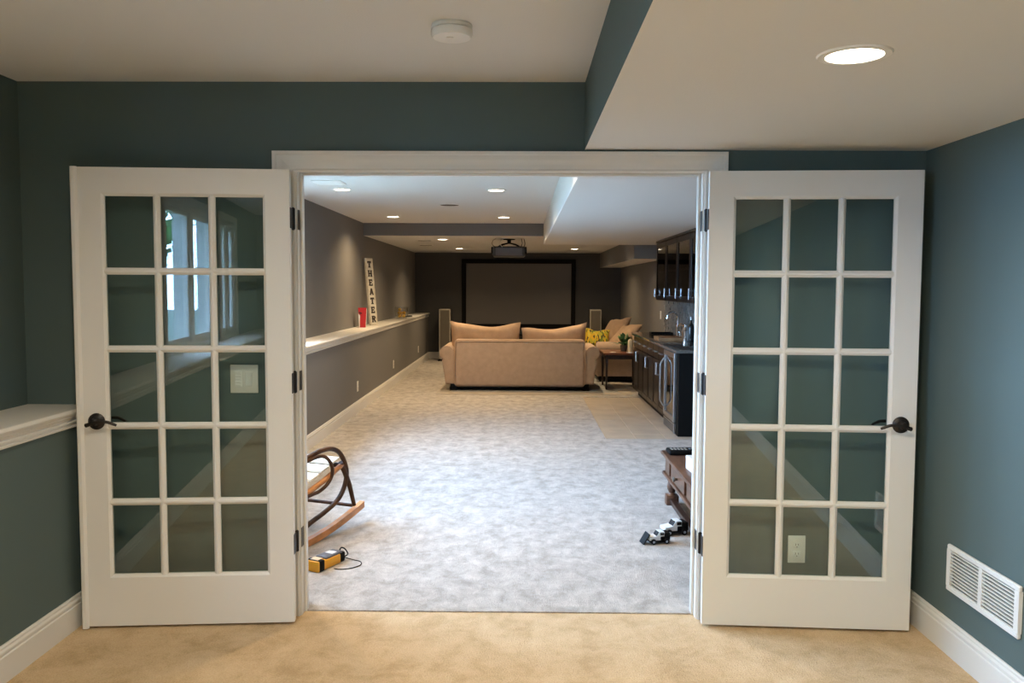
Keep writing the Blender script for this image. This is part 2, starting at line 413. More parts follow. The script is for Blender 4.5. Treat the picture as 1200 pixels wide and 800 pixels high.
# ------------------------------------------------------------------ french door leaves
DW, DH, DT, DZ0 = .914, 2.033, .035, .012
def door_leaf(name, label, loc, rz, s, astragal):
    t = thing(name, label, 'door', (loc[0], loc[1], 0), rz, kind='structure')
    z0, z1 = DZ0, DZ0+DH
    st, tr, br, mu = .118, .122, .232, .030
    gx0, gx1, gz0, gz1 = st, DW-st, z0+br, z1-tr
    c = .009
    def fix(bm):
        for v in bm.verts: v.co.x *= s
        if s < 0: bmesh.ops.reverse_faces(bm, faces=bm.faces[:])
        return bm
    # inner edges of stiles and rails carry a moulded bevel (profile across u, thickness y)
    def stile(u0, u1, inner):
        if inner > 0: pr = [(u0, 0), (u1-.012, 0), (u1-.008, .004), (u1, .011), (u1, DT-.011), (u1-.012, DT), (u0, DT)]
        else: pr = [(u1, 0), (u0+.012, 0), (u0+.008, .004), (u0, .011), (u0, DT-.011), (u0+.012, DT), (u1, DT)]
        bm = B(); prism(bm, pr, 'Z', z0, z1); obj('stile', fix(bm), 'door', t)
    stile(0, st, 1); stile(DW-st, DW, -1)
    for nm, a, b_, inner in (('top_rail', gz1, z1, -1), ('bottom_rail', z0, gz0, 1)):
        if inner > 0: pr = [(0, a), (0, b_-.012), (.004, b_-.008), (.011, b_), (DT-.011, b_), (DT, b_-.012), (DT, a)]
        else: pr = [(0, b_), (0, a+.012), (.004, a+.008), (.011, a), (DT-.011, a), (DT, a+.012), (DT, b_)]
        bm = B(); prism(bm, pr, 'X', st-.0125, DW-st+.0125); obj(nm, fix(bm), 'door', t)
    pw = (gx1-gx0-2*mu)/3; ph = (gz1-gz0-4*mu)/5
    us = [gx0+i*(pw+mu) for i in range(3)]; zs = [gz0+j*(ph+mu) for j in range(5)]
    def muntin(a, b_): # profile (across, y): moulded bar
        return [(a, .012), (a+.006, .006), (a+.011, .0015), (b_-.011, .0015), (b_-.006, .006), (b_, .012), (b_, DT-.012), (b_-.011, DT-.0015), (a+.011, DT-.0015), (a, DT-.012)]
    for u in us[:2]:
        bm = B(); prism(bm, muntin(u+pw, u+pw+mu), 'Z', gz0-.004, gz1+.004); obj('muntin', fix(bm), 'door', t)
    for z in zs[:4]:
        bm = B(); prism(bm, [(y, a) for a, y in muntin(z+ph, z+ph+mu)], 'X', gx0-.004, gx1+.004); obj('muntin', fix(bm), 'door', t)
    first = None
    for u in us:
        for z in zs:
            bm = B(); box(bm, u-.002, u+pw+.002, .0155, .0195, z-.002, z+ph+.002); obj('glass_pane', fix(bm), 'pane', t, smooth=False)
    if astragal:
        bm = B(); prism(bm, [(DW, -.011), (DW-.006, -.006), (DW-.010, .0), (DW, 0), (DW, DT), (DW+.018, DT), (DW+.018, -.006), (DW+.013, -.011)], 'Z', z0-.008, z1+.001)
        obj('astragal', fix(bm), 'door', t)
    # lever handles, both faces
    uz, zz = DW-.066, .936
    for fy, d in ((0, -1), (DT, 1)):
        bm = B(); lathe(bm, [(0, 0), (.0365, 0), (.0365, d*.004), (.030, d*.009), (.020, d*.012), (.016, d*.020), (.014, d*.034), (.0145, d*.048), (.010, d*.052), (0, d*.053)], (uz, fy, zz), 24, 'Y')
        h = obj('door_handle', fix(bm), 'bronze', t)
        L_ = [(uz+.030, fy+d*.040, zz-.012), (uz+.018, fy+d*.044, zz-.008), (uz, fy+d*.046, zz), (uz-.03, fy+d*.046, zz+.004), (uz-.06, fy+d*.044, zz+.003), (uz-.085, fy+d*.040, zz-.007), (uz-.098, fy+d*.037, zz-.013)]
        P_ = smooth_path(L_, 5); n_ = len(P_)
        bm = B(); tube(bm, P_, .008, 10, rad=[.0095-.004*i/(n_-1) for i in range(n_)]); obj('lever', fix(bm), 'bronze', h)
    # hinges: barrel beside the leaf, one plate on its edge, one on the jamb side
    for z in (.368, 1.10, 1.835):
        bm = B(); yk = .062
        prof = [(0, -.052), (.004, -.05), (.0085, -.046), (.0085, .046), (.004, .05), (0, .052)]
        lathe(bm, prof, (-.004, yk, z), 12); box(bm, -.0035, .001, .003, yk, z-.045, z+.045)
        obj('hinge', fix(bm), 'bronze', t)
    return t
door_leaf('door_1', 'white fifteen-pane glass door leaf with edge strip, beside the ledge', (-1.024, 3.738), math.radians(4.5), -1, True)
door_leaf('door_2', 'white fifteen-pane glass door leaf in front of the power outlet', (.823, 3.752), math.radians(-3.2), 1, False)
# hinge plates on the jamb belong to the casing
for s, x in ((-1, JL), (1, JR)):
    for z in (.368, 1.10, 1.835):
        bm = B(); box(bm, min(x, x-s*.002), max(x, x-s*.002), 3.852, 3.888, z-.045, z+.045); obj('hinge_plate', bm, 'bronze', t)

# ------------------------------------------------------------------ windows
def window(name, y0, y1, z0, z1, label):
    t = thing(name, label, 'window', kind='structure')
    xo, xi = XU-.15, XU
    bm = B(); f = .05
    box(bm, xo, xi, y0, y0+f, z0, z1); obj('side_frame', bm, 'trim', t)
    bm = B(); box(bm, xo, xi, y1-f, y1, z0, z1); obj('side_frame', bm, 'trim', t)
    bm = B(); box(bm, xo, xi, y0+f, y1-f, z1-f, z1); obj('head_frame', bm, 'trim', t)
    bm = B(); box(bm, xo, xi+.0, y0+f, y1-f, z0, z0+.03); obj('window_sill', bm, 'trim', t)
    ym = (y0+y1)/2
    bm = B(); box(bm, xo, xi, ym-.05, ym+.05, z0+.03, z1-f); obj('mullion', bm, 'trim', t)
    for a, b_ in ((y0+f, ym-.05), (ym+.05, y1-f)):
        sb = .04; xs_ = (xi-.055, xi-.02)
        bm = B()
        box(bm, *xs_, a, a+sb, z0+.03, z1-f); box(bm, *xs_, b_-sb, b_, z0+.03, z1-f)
        box(bm, *xs_, a+sb, b_-sb, z0+.03, z0+.03+sb); box(bm, *xs_, a+sb, b_-sb, z1-f-sb, z1-f)
        sh = obj('sash', bm, 'trim', t)
        bm = B(); box(bm, xi-.04, xi-.035, a+sb, b_-sb, z0+.03+sb, z1-f-sb); obj('glass_pane', bm, 'pane', sh, smooth=False)
    for ya, yb, za, zb in ((y0-.07, y0, z0-.04, z1+.07), (y1, y1+.07, z0-.04, z1+.07), (y0, y1, z1, z1+.07), (y0, y1, z0-.04, z0)):
        bm = B(); box(bm, xi, xi+.018, ya, yb, za, zb, .004, 1); obj('window_casing', bm, 'trim', t)
    ld = bpy.data.lights.new('portal', 'AREA'); ld.shape = 'RECTANGLE'; ld.size = z1-z0-.1; ld.size_y = y1-y0-.1
    ld.cycles.is_portal = True
    lo = bpy.data.objects.new('window_portal', ld); C.objects.link(lo); lo.location = (xo-.02, ym, (z0+z1)/2); lo.rotation_euler = (0, math.radians(-90), 0); lo.parent = t
window('window_1', *FW[1], 'white double window above the front room ledge nearer the doors')
window('window_4', *FW[0], 'white double window above the front room ledge nearer the rear wall')
window('window_2', *TWN[0], 'white double window above the theater ledge near the doorway')
window('window_3', *TWN[1], 'white double window above the theater ledge further in')

# ------------------------------------------------------------------ recessed lights
def make_light(label, loc, power, group, spread=160, col=LAMP_COL_FRONT):
    t = thing('ceiling_light', label, 'light', loc, 0, group)
    bm = B(); lathe(bm, [(.072, -.0005), (.074, -.006), (.092, -.005), (.096, -.0005)], n=40); obj('trim_ring', bm, 'white', t)
    bm = B(); lathe(bm, [(0, -.002), (.072, -.002), (.072, -.0005), (0, -.0005)], n=40); obj('lens', bm, 'lens', t)
    ld = bpy.data.lights.new('lamp', 'AREA'); ld.shape = 'DISK'; ld.size = .13; ld.energy = power; ld.color = col; ld.spread = math.radians(spread)
    lo = bpy.data.objects.new('lamp', ld); C.objects.link(lo); lo.location = (0, 0, -.008); lo.parent = t
    return t
make_light('lit round recessed light in the soffit before the right door leaf', (.876, 2.285, ZS), LAMP_FRONT, 'recessed lights of the front room')
make_light('lit round recessed light in the soffit nearer the rear wall', (.876, -.3, ZS), LAMP_REAR, 'recessed lights of the front room')
make_light('lit round recessed light in the ceiling before the left door leaf', (-1.1, 2.2, ZC), LAMP_LEFT, 'recessed lights of the front room')
make_light('lit round recessed light in the ceiling nearer the rear wall', (-1.1, -.3, ZC), LAMP_REAR, 'recessed lights of the front room')
gT = 'recessed lights of the theater'
for x, y, z, l in ((-1.70, 8.02, ZC, 'recessed light by the ceiling register over the theater ledge'), (-.245, 8.05, ZC, 'recessed light on the doorway side of the round ceiling speaker, beside the soffit'),
                   (-1.68, 11.08, ZC, 'recessed light beside the ceiling step, by the ledge wall'), (-.24, 11.12, ZC, 'recessed light beside the ceiling step, by the white soffit'),
                   (-1.70, 5.0, ZC, 'recessed light just inside the doorway, by the ledge wall'), (-.24, 5.0, ZC, 'recessed light just inside the doorway, by the soffit'),
                   (-1.22, 13.05, ZBK, 'recessed light in the lowered ceiling beside the air vents'), (-1.185, 16.1, ZBK, 'recessed light in front of the screen on the ledge side'),
                   (1.0, 16.1, ZBK, 'recessed light in front of the screen on the bar side'), (1.0, 13.05, ZBK, 'recessed light above the end table')):
    make_light(l, (x, y, z), LAMP_W, gT, 140, LAMP_COL)

# ------------------------------------------------------------------ front room details
t = thing('smoke_detector', 'round white smoke detector on the front room ceiling', 'smoke detector', (-.25, 3.03, ZC))
bm = B(); lathe(bm, [(0, 0), (.070, 0), (.072, -.006), (.068, -.014), (0, -.014)], n=36); obj('base', bm, 'white', t)
bm = B(); lathe(bm, [(.066, -.014), (.073, -.018), (.073, -.034), (.066, -.044), (.03, -.048), (0, -.049)], n=36); obj('cover', bm, 'white', t)
bm = B(); lathe(bm, [(.012, -.048), (.012, -.051), (0, -.0515)], (-.005, -.02, 0), 12); obj('test_button', bm, 'plastic', t)

t = thing('wall_switch', 'white double switch plate seen through the left door glass', 'switch', (-1.272, YD, 1.108))
bm = B(); box(bm, -.064, .064, -.006, 0, -.065, .065, .003, 2); obj('plate', bm, 'plastic', t)
bm = B(); box(bm, .006, .038, -.009, -.004, -.033, .033, .002, 1); obj('rocker', bm, 'white', t)
bm = B(); box(bm, -.043, -.010, -.0075, -.004, -.037, .037, .001, 1); k = obj('keypad', bm, 'white', t)
for i in range(5):
    bm = B(); box(bm, -.040, -.014, -.0105, -.007, .024-i*.014, .032-i*.014, .001, 1); obj('button', bm, 'plastic', k)
def outlet(label, loc, rz, group=None, tall=.128, wd=.080):
    t = thing('power_outlet', label, 'outlet', loc, rz, group)
    bm = B(); box(bm, -wd/2, wd/2, -.006, 0, -tall/2, tall/2, .003, 2); obj('plate', bm, 'plastic', t)
    for dz in (-.021, .021):
        bm = B(); box(bm, -.017, .017, -.0085, -.004, dz-.015, dz+.015, .004, 2); s_ = obj('socket', bm, 'white', t)
        for dx, hh in ((-.006, .010), (.006, .008)):
            bm = B(); box(bm, dx-.0012, dx+.0012, -.009, -.0083, dz-hh/2+.002, dz+hh/2+.002); obj('slot', bm, 'slot', s_)
        bm = B(); lathe(bm, [(0, -.009), (.0025, -.009), (.0025, -.0083), (0, -.0083)], (0, 0, dz-.009), 8, 'Y')
        for v in bm.verts: pass
        obj('slot', bm, 'slot', s_)
    return t
outlet('white power outlet on the teal wall seen through the right door glass', (1.275, YD, .332), 0)
gO = 'outlets along the theater knee wall'
outlet('white power outlet on the grey knee wall nearest the rocking chair', (XL, 10.24, .322), math.radians(90), gO)
outlet('white power outlet on the grey knee wall beside the sofa', (XL, 13.13, .330), math.radians(90), gO)
outlet('white power outlet on the grey knee wall nearest the screen wall', (XL, 16.3, .333), math.radians(90), gO)
t = thing('wall_switch', 'white switch plate on the right wall past the bar', 'switch', (XT, 12.88, 1.125), math.radians(-90))
bm = B(); box(bm, -.045, .045, -.006, 0, -.062, .062, .003, 1); obj('plate', bm, 'plastic', t)
bm = B(); box(bm, -.016, .016, -.009, -.004, -.033, .033, .002, 1); obj('rocker', bm, 'white', t)

t = thing('air_return_vent', 'white louvred air return grille low on the teal right wall', 'vent', (XR, 3.255, .368), math.radians(-90))
hw, hh = .258, .098
bm = B()
box(bm, -hw, hw, -.015, 0, hh-.022, hh, .004, 1); box(bm, -hw, hw, -.015, 0, -hh, -hh+.022, .004, 1)
box(bm, -hw, -hw+.028, -.0148, 0, -hh+.02, hh-.02); box(bm, hw-.028, hw, -.0148, 0, -hh+.02, hh-.02); box(bm, -.012, .012, -.0148, 0, -hh+.02, hh-.02)
obj('frame', bm, 'white', t)
bm = B(); box(bm, -hw+.02, hw-.02, -.0018, -.0002, -hh+.015, hh-.015); obj('backing', bm, 'slot', t)
sl = None
for x0, x1 in ((-hw+.028, -.012), (.012, hw-.028)):
    for i in range(11):
        z = -hh+.027+i*(2*hh-.054)/10
        bm = B(); prism(bm, [(-.0135, z-.0030), (-.0080, z-.0030), (-.0050, z-.0010), (-.0050, z+.0015), (-.0135, z+.0010)], 'X', x0-.001, x1+.001); obj('louvre', bm, 'white', t, smooth=False)

# ------------------------------------------------------------------ theater ceiling details
t = thing('ceiling_register', 'white square air register in the theater ceiling near the doorway', 'vent', (-1.70, 7.48, ZC))
bm = B(); box(bm, -.13, .13, -.13, .13, -.008, 0, .003, 1); obj('frame', bm, 'white', t)
for i in range(7):
    bm = B(); y = -.09+i*.03; prism(bm, [(y, -.0075), (y+.003, -.0075), (y+.014, -.013), (y+.011, -.013)], 'X', -.105, .105); obj('louvre', bm, 'white', t, smooth=False)
t = thing('ceiling_speaker', 'round white speaker grille flush in the theater ceiling', 'speaker', (-.81, 9.5, ZC))
bm = B(); lathe(bm, [(.105, 0), (.115, 0), (.117, -.004), (.105, -.005)], n=36); obj('ring', bm, 'white', t)
bm = B(); lathe(bm, [(0, -.0035), (.105, -.003), (.105, 0), (0, 0)], n=36); obj('grille', bm, 'speaker', t)
for i, (x, y, l) in enumerate(((-1.54, 13.38, 'slim slotted air vent in the lowered ceiling nearer the ceiling step'), (-1.68, 14.85, 'slim slotted air vent in the lowered ceiling nearer the screen'))):
    t = thing('ceiling_vent', l, 'vent', (x, y, ZBK), 0, 'slim vents in the lowered ceiling')
    bm = B(); box(bm, -.12, .12, -.07, .07, -.006, 0, .002, 1); obj('frame', bm, 'ceil', t)
    for k in range(3):
        bm = B(); box(bm, -.1, .1, -.05+k*.04, -.035+k*.04, -.0075, -.005); obj('slot', bm, 'slot', t, smooth=False)

# projector
t = thing('projector', 'dark grey ceiling projector hanging in front of the screen', 'projector', (-.195, 12.95, ZBK))
bm = B(); lathe(bm, [(0, 0), (.09, 0), (.09, -.012), (.03, -.018), (.025, -.07), (0, -.07)], n=20); obj('ceiling_mount', bm, 'black', t)
bm = B()
for a in range(4):
    sx, sy = (1 if a % 2 else -1), (1 if a // 2 else -1)
    tube(bm, [(0, 0, -.06), (sx*.1, sy*.1, -.085), (sx*.16, sy*.13, -.118)], .009, 8)
obj('mount_arms', bm, 'black', t)
bm = B(); box(bm, -.245, .245, -.2, .2, -.275, -.118, .03, 3); obj('body', bm, 'projector', t)
for sx in (-1, 1):
    bm = B(); box(bm, min(sx*.238, sx*.268), max(sx*.238, sx*.268), -.17, .17, -.23, -.125, .01, 2); obj('side_grille', bm, 'black', t)
bm = B(); lathe(bm, [(.055, .19), (.06, .215), (.045, .22), (0, .21)], (.05, 0, -.19), 20, 'Y'); obj('lens', bm, 'blackgloss', t)
bm = B(); box(bm, -.2, .2, -.203, -.195, -.255, -.14, .004, 1); obj('rear_panel', bm, 'toolgrey', t)
for k, pts in enumerate(([(-.2, -.19, -.14), (-.25, -.22, -.09), (-.24, -.15, -.03), (-.2, -.1, -.002)], [(-.1, -.19, -.13), (-.14, -.22, -.07), (-.1, -.12, -.002)], [(.17, -.19, -.14), (.2, -.2, -.08), (.19, -.1, -.002)], [(.22, -.18, -.14), (.24, -.19, -.08), (.225, -.1, -.002)])):
    bm = B(); tube(bm, smooth_path(pts, 5), .005, 6); obj('cable', bm, ['black', 'white', 'black', 'darkwood'][k], t)

# projection screen
t = thing('projection_screen', 'large grey projection screen in a black frame on the far wall', 'screen', (-.065, YB, 1.40))
hw, hh, fr_ = 1.212, .735, .092
bm = B(); box(bm, -hw+.05, hw-.05, -.035, -.006, -hh+.05, hh-.05); obj('screen_surface', bm, 'screen', t)
for nm, a in (('frame_bar', (-hw, hw, hh-fr_, hh)), ('frame_bar', (-hw, hw, -hh, -hh+fr_)), ('frame_bar', (-hw, -hw+fr_, -hh+fr_, hh-fr_)), ('frame_bar', (hw-fr_, hw, -hh+fr_, hh-fr_))):
    bm = B(); box(bm, a[0], a[1], -.06, 0, a[2], a[3], .006, 1); obj(nm, bm, 'black', t)
t = thing('low_media_cabinet', 'low black media cabinet below the screen', 'cabinet', (-.065, 17.82, 0))
bm = B(); box(bm, -1.0, 1.0, -.2, .2, .06, .56, .006, 1); obj('body', bm, 'black', t)
for sx in (-.9, .9):
    for sy in (-.15, .15):
        bm = B(); box(bm, sx-.03, sx+.03, sy-.03, sy+.03, .006, .06); obj('foot', bm, 'black', t)
for i in range(3):
    bm = B(); box(bm, -.98+i*.66, -.34+i*.66, -.215, -.2, .09, .53, .004, 1); d_ = obj('door', bm, 'blackgloss', t)
    bm = B(); tube(bm, [(-.40+i*.66, -.225, .25), (-.40+i*.66, -.225, .37)], .006, 8); obj('handle', bm, 'steel', d_)

def tower(label, x, y):
    t = thing('tower_speaker', label, 'speaker', (x, y, 0), 0, 'tower speakers beside the screen')
    bm = B(); box(bm, -.118, .118, -.15, .18, .03, 1.085, .006, 1); obj('cabinet', bm, 'sidewood', t)
    bm = B(); box(bm, -.118, .118, -.162, -.15, .05, 1.085, .004, 1); obj('front_frame', bm, 'speakeredge', t)
    bm = B(); box(bm, -.100, .100, -.170, -.160, .08, 1.062, .004, 1); obj('grille', bm, 'speaker', t)
    bm = B(); box(bm, -.14, .14, -.18, .19, .006, .03, .004, 1); obj('plinth', bm, 'black', t)
tower('tall slim tower speaker next to the knee wall', -1.59, 17.62)
tower('tall slim tower speaker rising behind the sofa arm by the bar side', 1.53, 17.62)

# ------------------------------------------------------------------ sofa seen from behind
def rolled_arm(s):   # profile (x outward, z)
    pr = [(0, .10), (0, .60)]
    for k in range(11):
        a = math.radians(150-k*21); pr.append((.135+.105*math.cos(a), .555+.105*math.sin(a)))
    pr += [(.205, .45), (.175, .28), (.15, .10)]
    return pr
def make_sofa(label, loc, rz, wid, depth, cat='sofa', ncush=2):
    t = thing('sofa', label, cat, loc, rz)
    hb = wid/2
    # back (local y = 0 is the rear face, front towards +y)
    bm = B(); box(bm, -hb, hb, 0, .24, .065, .755, .045, 4)
    for v in bm.verts:
        if v.co.z > .5: v.co.y += .04*(v.co.z-.5)/.25
    obj('back', bm, 'sofa', t)
    bm = B()   # piping along the top of the back
    P_ = smooth_path([(-hb+.004, .004, .10), (-hb+.004, .004, .68), (-hb+.05, .012, .742), (-hb+.15, .014, .752), (0, .014, .753), (hb-.15, .014, .752), (hb-.05, .012, .742), (hb-.004, .004, .68), (hb-.004, .004, .10)], 6)
    tube(bm, P_, .007, 6); obj('piping', bm, 'cushion', t)
    for s in (-1, 1):
        bm = B(); pr = [(s*(hb-.02+p), z) for p, z in rolled_arm(s)]; prism(bm, pr, 'Y', .02, depth)
        bmesh.ops.bevel(bm, geom=[e for e in bm.edges if abs(e.verts[0].co.y-e.verts[1].co.y) < 1e-6], offset=.02, segments=2, affect='EDGES')
        obj('arm', bm, 'sofa', t)
    bm = B(); box(bm, -hb+.0, hb-.0, .2, depth-.06, .10, .30, .02, 2); obj('base', bm, 'sofa', t)
    n = ncush; cw = (2*hb-.04)/n
    for i in range(n):
        bm = B(); box(bm, -hb+.02+i*cw+.004, -hb+.02+(i+1)*cw-.004, .30, depth-.02, .30, .46, .05, 3); obj('seat_cushion', bm, 'sofa', t)
    bm = B(); box(bm, -hb-.06, hb+.06, .04, depth-.05, .04, .066+.04); obj('under_frame', bm, 'black', t)
    for sx in (-1, 1):
        for yy in (.08, depth-.12):
            bm = B(); box(bm, sx*(hb+.02)-.045, sx*(hb+.02)+.045, yy-.04, yy+.05, .006, .066, .006, 1); obj('foot', bm, 'black', t)
    return t
SY = 12.34
sofa = make_sofa('tan upholstered sofa seen from behind, facing the projection screen', (-.025, SY, .012), 0, 1.92, .98)
def back_cushion(label, c, wd, ht, th, tilt, roll, seed, group, mname='cushion', yaw=0, pinch=.2, ears=(0, 0)):
    t = bpy.data.objects
    m_ = Matrix.Rotation(yaw, 4, 'Z') @ Matrix.Rotation(tilt, 4, 'X') @ Matrix.Rotation(roll, 4, 'Y')
    bm = B(); pillow(bm, wd, ht, th, pinch, seed=seed, mtx=m_, ears=ears)
    o = obj('throw_pillow' if mname == 'floral' else 'back_cushion', bm, mname, None, True, 60); o.location = c
    return tag(o, label, 'cushion', group)
gB = 'loose back cushions of the sofa'
back_cushion('large tan back cushion on the sofa, on the side by the ledge', (-.545, SY+.43, .735), 1.07, .50, .25, .10, 0, 3, gB, ears=(.06, .02), pinch=.14)
back_cushion('large tan back cushion on the sofa, on the side by the bar', (.49, SY+.43, .715), .99, .47, .25, .10, 0, 5, gB, ears=(-.03, .08), pinch=.14)

# area rug
t = thing('area_rug', 'grey area rug with a beige border under the sofa', 'rug', (0, 0, .006))
bm = B(); box(bm, -1.22, 1.6, 11.98, 15.6, 0, .008); obj('border', bm, 'rugborder', t)
bm = B(); box(bm, -1.02, 1.42, 12.24, 15.35, .006, .0095); obj('field', bm, 'rug', t)

# second sofa along the right wall, seen from its arm end
t2 = make_sofa('tan sofa along the right wall beyond the end table', (2.08, 14.45, .012), math.radians(90), 1.5, .88)
gP = 'pillows on the sofa by the right wall'
back_cushion('peach pillow leaning on the right wall sofa, the one nearer the screen', (1.60, 14.55, .80), .48, .58, .16, math.radians(-42), math.radians(-8), 11, gP, yaw=math.radians(-58))
back_cushion('peach pillow leaning on the right wall sofa, the one nearer the end table', (1.70, 13.96, .745), .46, .58, .16, math.radians(-50), math.radians(-8), 12, gP, yaw=math.radians(-62))
back_cushion('yellow and green leaf-print pillow on the right wall sofa', (1.25, 13.98, .70), .42, .34, .13, math.radians(-20), math.radians(4), 13, None, 'floral')

# end table with things on it
t = thing('end_table', 'dark end table with a reddish wooden top beside the sofa', 'table', (0, 0, .0))
bm = B(); box(bm, 1.225, 1.80, 12.55, 13.28, .535, .565, .005, 1); obj('top', bm, 'cherry', t)
bm = B(); box(bm, 1.26, 1.77, 12.59, 13.24, .47, .535); obj('apron', bm, 'darkwood', t)
for x in (1.262, 1.738):
    for y in (12.592, 13.208):
        bm = B(); bmesh.ops.create_cube(bm, size=1)
        for v in bm.verts:
            w_ = .020 if v.co.z > 0 else .012
            v.co = Vector((x+.015+math.copysign(w_, v.co.x), y+.015+math.copysign(w_, v.co.y), .472 if v.co.z > 0 else .016))
        obj('leg', bm, 'darkwood', t)
t = thing('potted_plant', 'small leafy green plant in a dark pot on the end table', 'plant', (1.575, 12.98, .565))
bm = B(); lathe(bm, [(0, 0), (.045, 0), (.06, .09), (.052, .09), (.048, .075), (0, .075)], n=20); obj('pot', bm, 'pot', t)
bm = B(); rnd = random.Random(4)
for k in range(60):
    a = rnd.uniform(0, 6.28); el = rnd.uniform(.1, 1.35); L_ = rnd.uniform(.11, .24)
    d = Vector((math.cos(a)*math.cos(el), math.sin(a)*math.cos(el), math.sin(el))); b0 = Vector((0, 0, .075))+d*rnd.uniform(.01, .05)
    sd = d.cross(Vector((0, 0, 1))).normalized()*rnd.uniform(.022, .036); tip = b0+d*L_-Vector((0, 0, .04)); mid = b0+d*L_*.55+Vector((0, 0, .02))
    nrm = sd.cross(d).normalized()*.004
    v1, v2, v3, v4, v5 = [bm.verts.new(q) for q in (b0, mid+sd, tip, mid-sd, mid+nrm)]
    for f in ((v1, v2, v5), (v2, v3, v5), (v3, v4, v5), (v4, v1, v5)): bm.faces.new(f)
fo = obj('foliage', bm, 'leaf', t, smooth=False); fo['kind'] = 'stuff'
t = thing('candle_lantern', 'cream candle holder beside the green plant', 'candle holder', (1.635, 12.645, .565))
bm = B(); lathe(bm, [(0, 0), (.055, 0), (.055, .012), (.03, .016), (0, .016)], n=20); obj('dish', bm, 'white', t)
bm = B(); lathe(bm, [(0, .014), (.040, .014), (.040, .17), (.034, .19), (.02, .205), (0, .20)], n=20); obj('candle', bm, 'candle', t)
bm = B(); lathe(bm, [(0, 0), (.045, 0), (.05, .006), (.045, .008), (0, .005)], (1.375, 12.68, .565), 20)
tag(obj('coaster', bm, 'white'), 'small round white coaster on the end table', 'coaster')

# ------------------------------------------------------------------ bar
CX, CXW = 1.63, XT-.02
gC = 'black base cabinets of the bar'
def base_cab(y0, y1, label, drawers, doors):
    t = thing('base_cabinet', label, 'cabinet', (0, 0, .0), 0, gC)
    bm = B(); box(bm, CX, CXW, y0+.001, y1-.001, .09, .865); obj('body', bm, 'cabinet', t)
    bm = B(); box(bm, CX+.05, CXW, y0+.001, y1-.001, .003, .09); obj('toe_kick', bm, 'black', t)
    n = len(doors)
    for i, hs in enumerate(doors):
        a = y0+(y1-y0)*i/n+.004; b_ = y0+(y1-y0)*(i+1)/n-.004
        z1 = .69 if drawers else .855
        bm = B(); box(bm, CX-.02, CX-.0005, a, b_, .10, z1, .003, 1)
        box(bm, CX-.026, CX-.019, a, a+.06, .10, z1, .002, 1); box(bm, CX-.026, CX-.019, b_-.06, b_, .10, z1, .002, 1)
        box(bm, CX-.026, CX-.019, a+.06, b_-.06, z1-.06, z1, .002, 1); box(bm, CX-.026, CX-.019, a+.06, b_-.06, .10, .16, .002, 1)
        d = obj('door', bm, 'cabinet', t)
        yh = a+.03 if hs < 0 else b_-.03
        bm = B(); tube(bm, [(CX-.026, yh, .52), (CX-.05, yh, .52), (CX-.05, yh, .66), (CX-.026, yh, .66)], .007, 8); obj('handle', bm, 'steel', d)
        if drawers:
            bm = B(); box(bm, CX-.022, CX-.0005, a, b_, .70, .855, .004, 1); dr = obj('drawer', bm, 'cabinet', t)
            ym = (a+b_)/2; bm = B(); tube(bm, [(CX-.022, ym-.07, .78), (CX-.048, ym-.07, .78), (CX-.048, ym+.07, .78), (CX-.022, ym+.07, .78)], .006, 8); obj('handle', bm, 'steel', dr)
    return t
base_cab(11.2, 12.08, 'black base cabinet at the far end of the bar', True, [1, -1])
base_cab(10.3, 11.2, 'black base cabinet in the middle of the bar, under the faucet', True, [1, -1])
base_cab(9.46, 10.3, 'black base cabinet next to the drinks cooler', True, [1, -1])
t = thing('drinks_cooler', 'stainless framed drinks cooler with a glass door at the bar end', 'cooler')
bm = B(); box(bm, CX+.02, CXW, 8.79, 9.455, .005, .865); obj('body', bm, 'black', t)
bm = B()
fy0, fy1, fz0, fz1, fx = 8.80, 9.445, .125, .855, CX-.035
box(bm, fx, fx+.05, fy0, fy0+.055, fz0, fz1, .004, 1); box(bm, fx, fx+.05, fy1-.055, fy1, fz0, fz1, .004, 1)
box(bm, fx, fx+.05, fy0+.055, fy1-.055, fz1-.055, fz1, .004, 1); box(bm, fx, fx+.05, fy0+.055, fy1-.055, fz0, fz0+.055, .004, 1)
d = obj('door', bm, 'steel', t)
bm = B(); box(bm, fx+.015, fx+.03, fy0+.05, fy1-.05, fz0+.05, fz1-.05); obj('glass_pane', bm, 'coolerglass', d, smooth=False)
bm = B(); tube(bm, smooth_path([(fx, 9.40, .76), (fx-.035, 9.40, .71), (fx-.045, 9.40, .64), (fx-.045, 9.40, .34), (fx-.035, 9.40, .27), (fx, 9.40, .22)], 5), .010, 10); obj('handle', bm, 'steel', d)
for i in range(4):
    bm = B(); box(bm, CX+.0205, CX+.06, 8.84, 9.41, .28+i*.14, .292+i*.14); obj('shelf', bm, 'board', t)
bm = B(); box(bm, fx+.005, fx+.05, 8.80, 9.445, .01, .115, .004, 1); kk = obj('kick_grille', bm, 'steel', t)
for i in range(4):
    bm = B(); box(bm, fx+.002, fx+.006, 8.85, 9.39, .025+i*.02, .033+i*.02); obj('slot', bm, 'slot', kk)
t = thing('bar_counter', 'dark polished granite worktop of the bar with a black end panel', 'countertop')
bm = B(); box(bm, CX-.012, CXW, 8.66, 8.785, .003, .865, .002, 1); obj('end_panel', bm, 'black', t)
bm = B(); box(bm, CX-.05, XT-.012, 8.62, 12.13, .866, .90, .005, 2); obj('worktop', bm, 'granite', t)
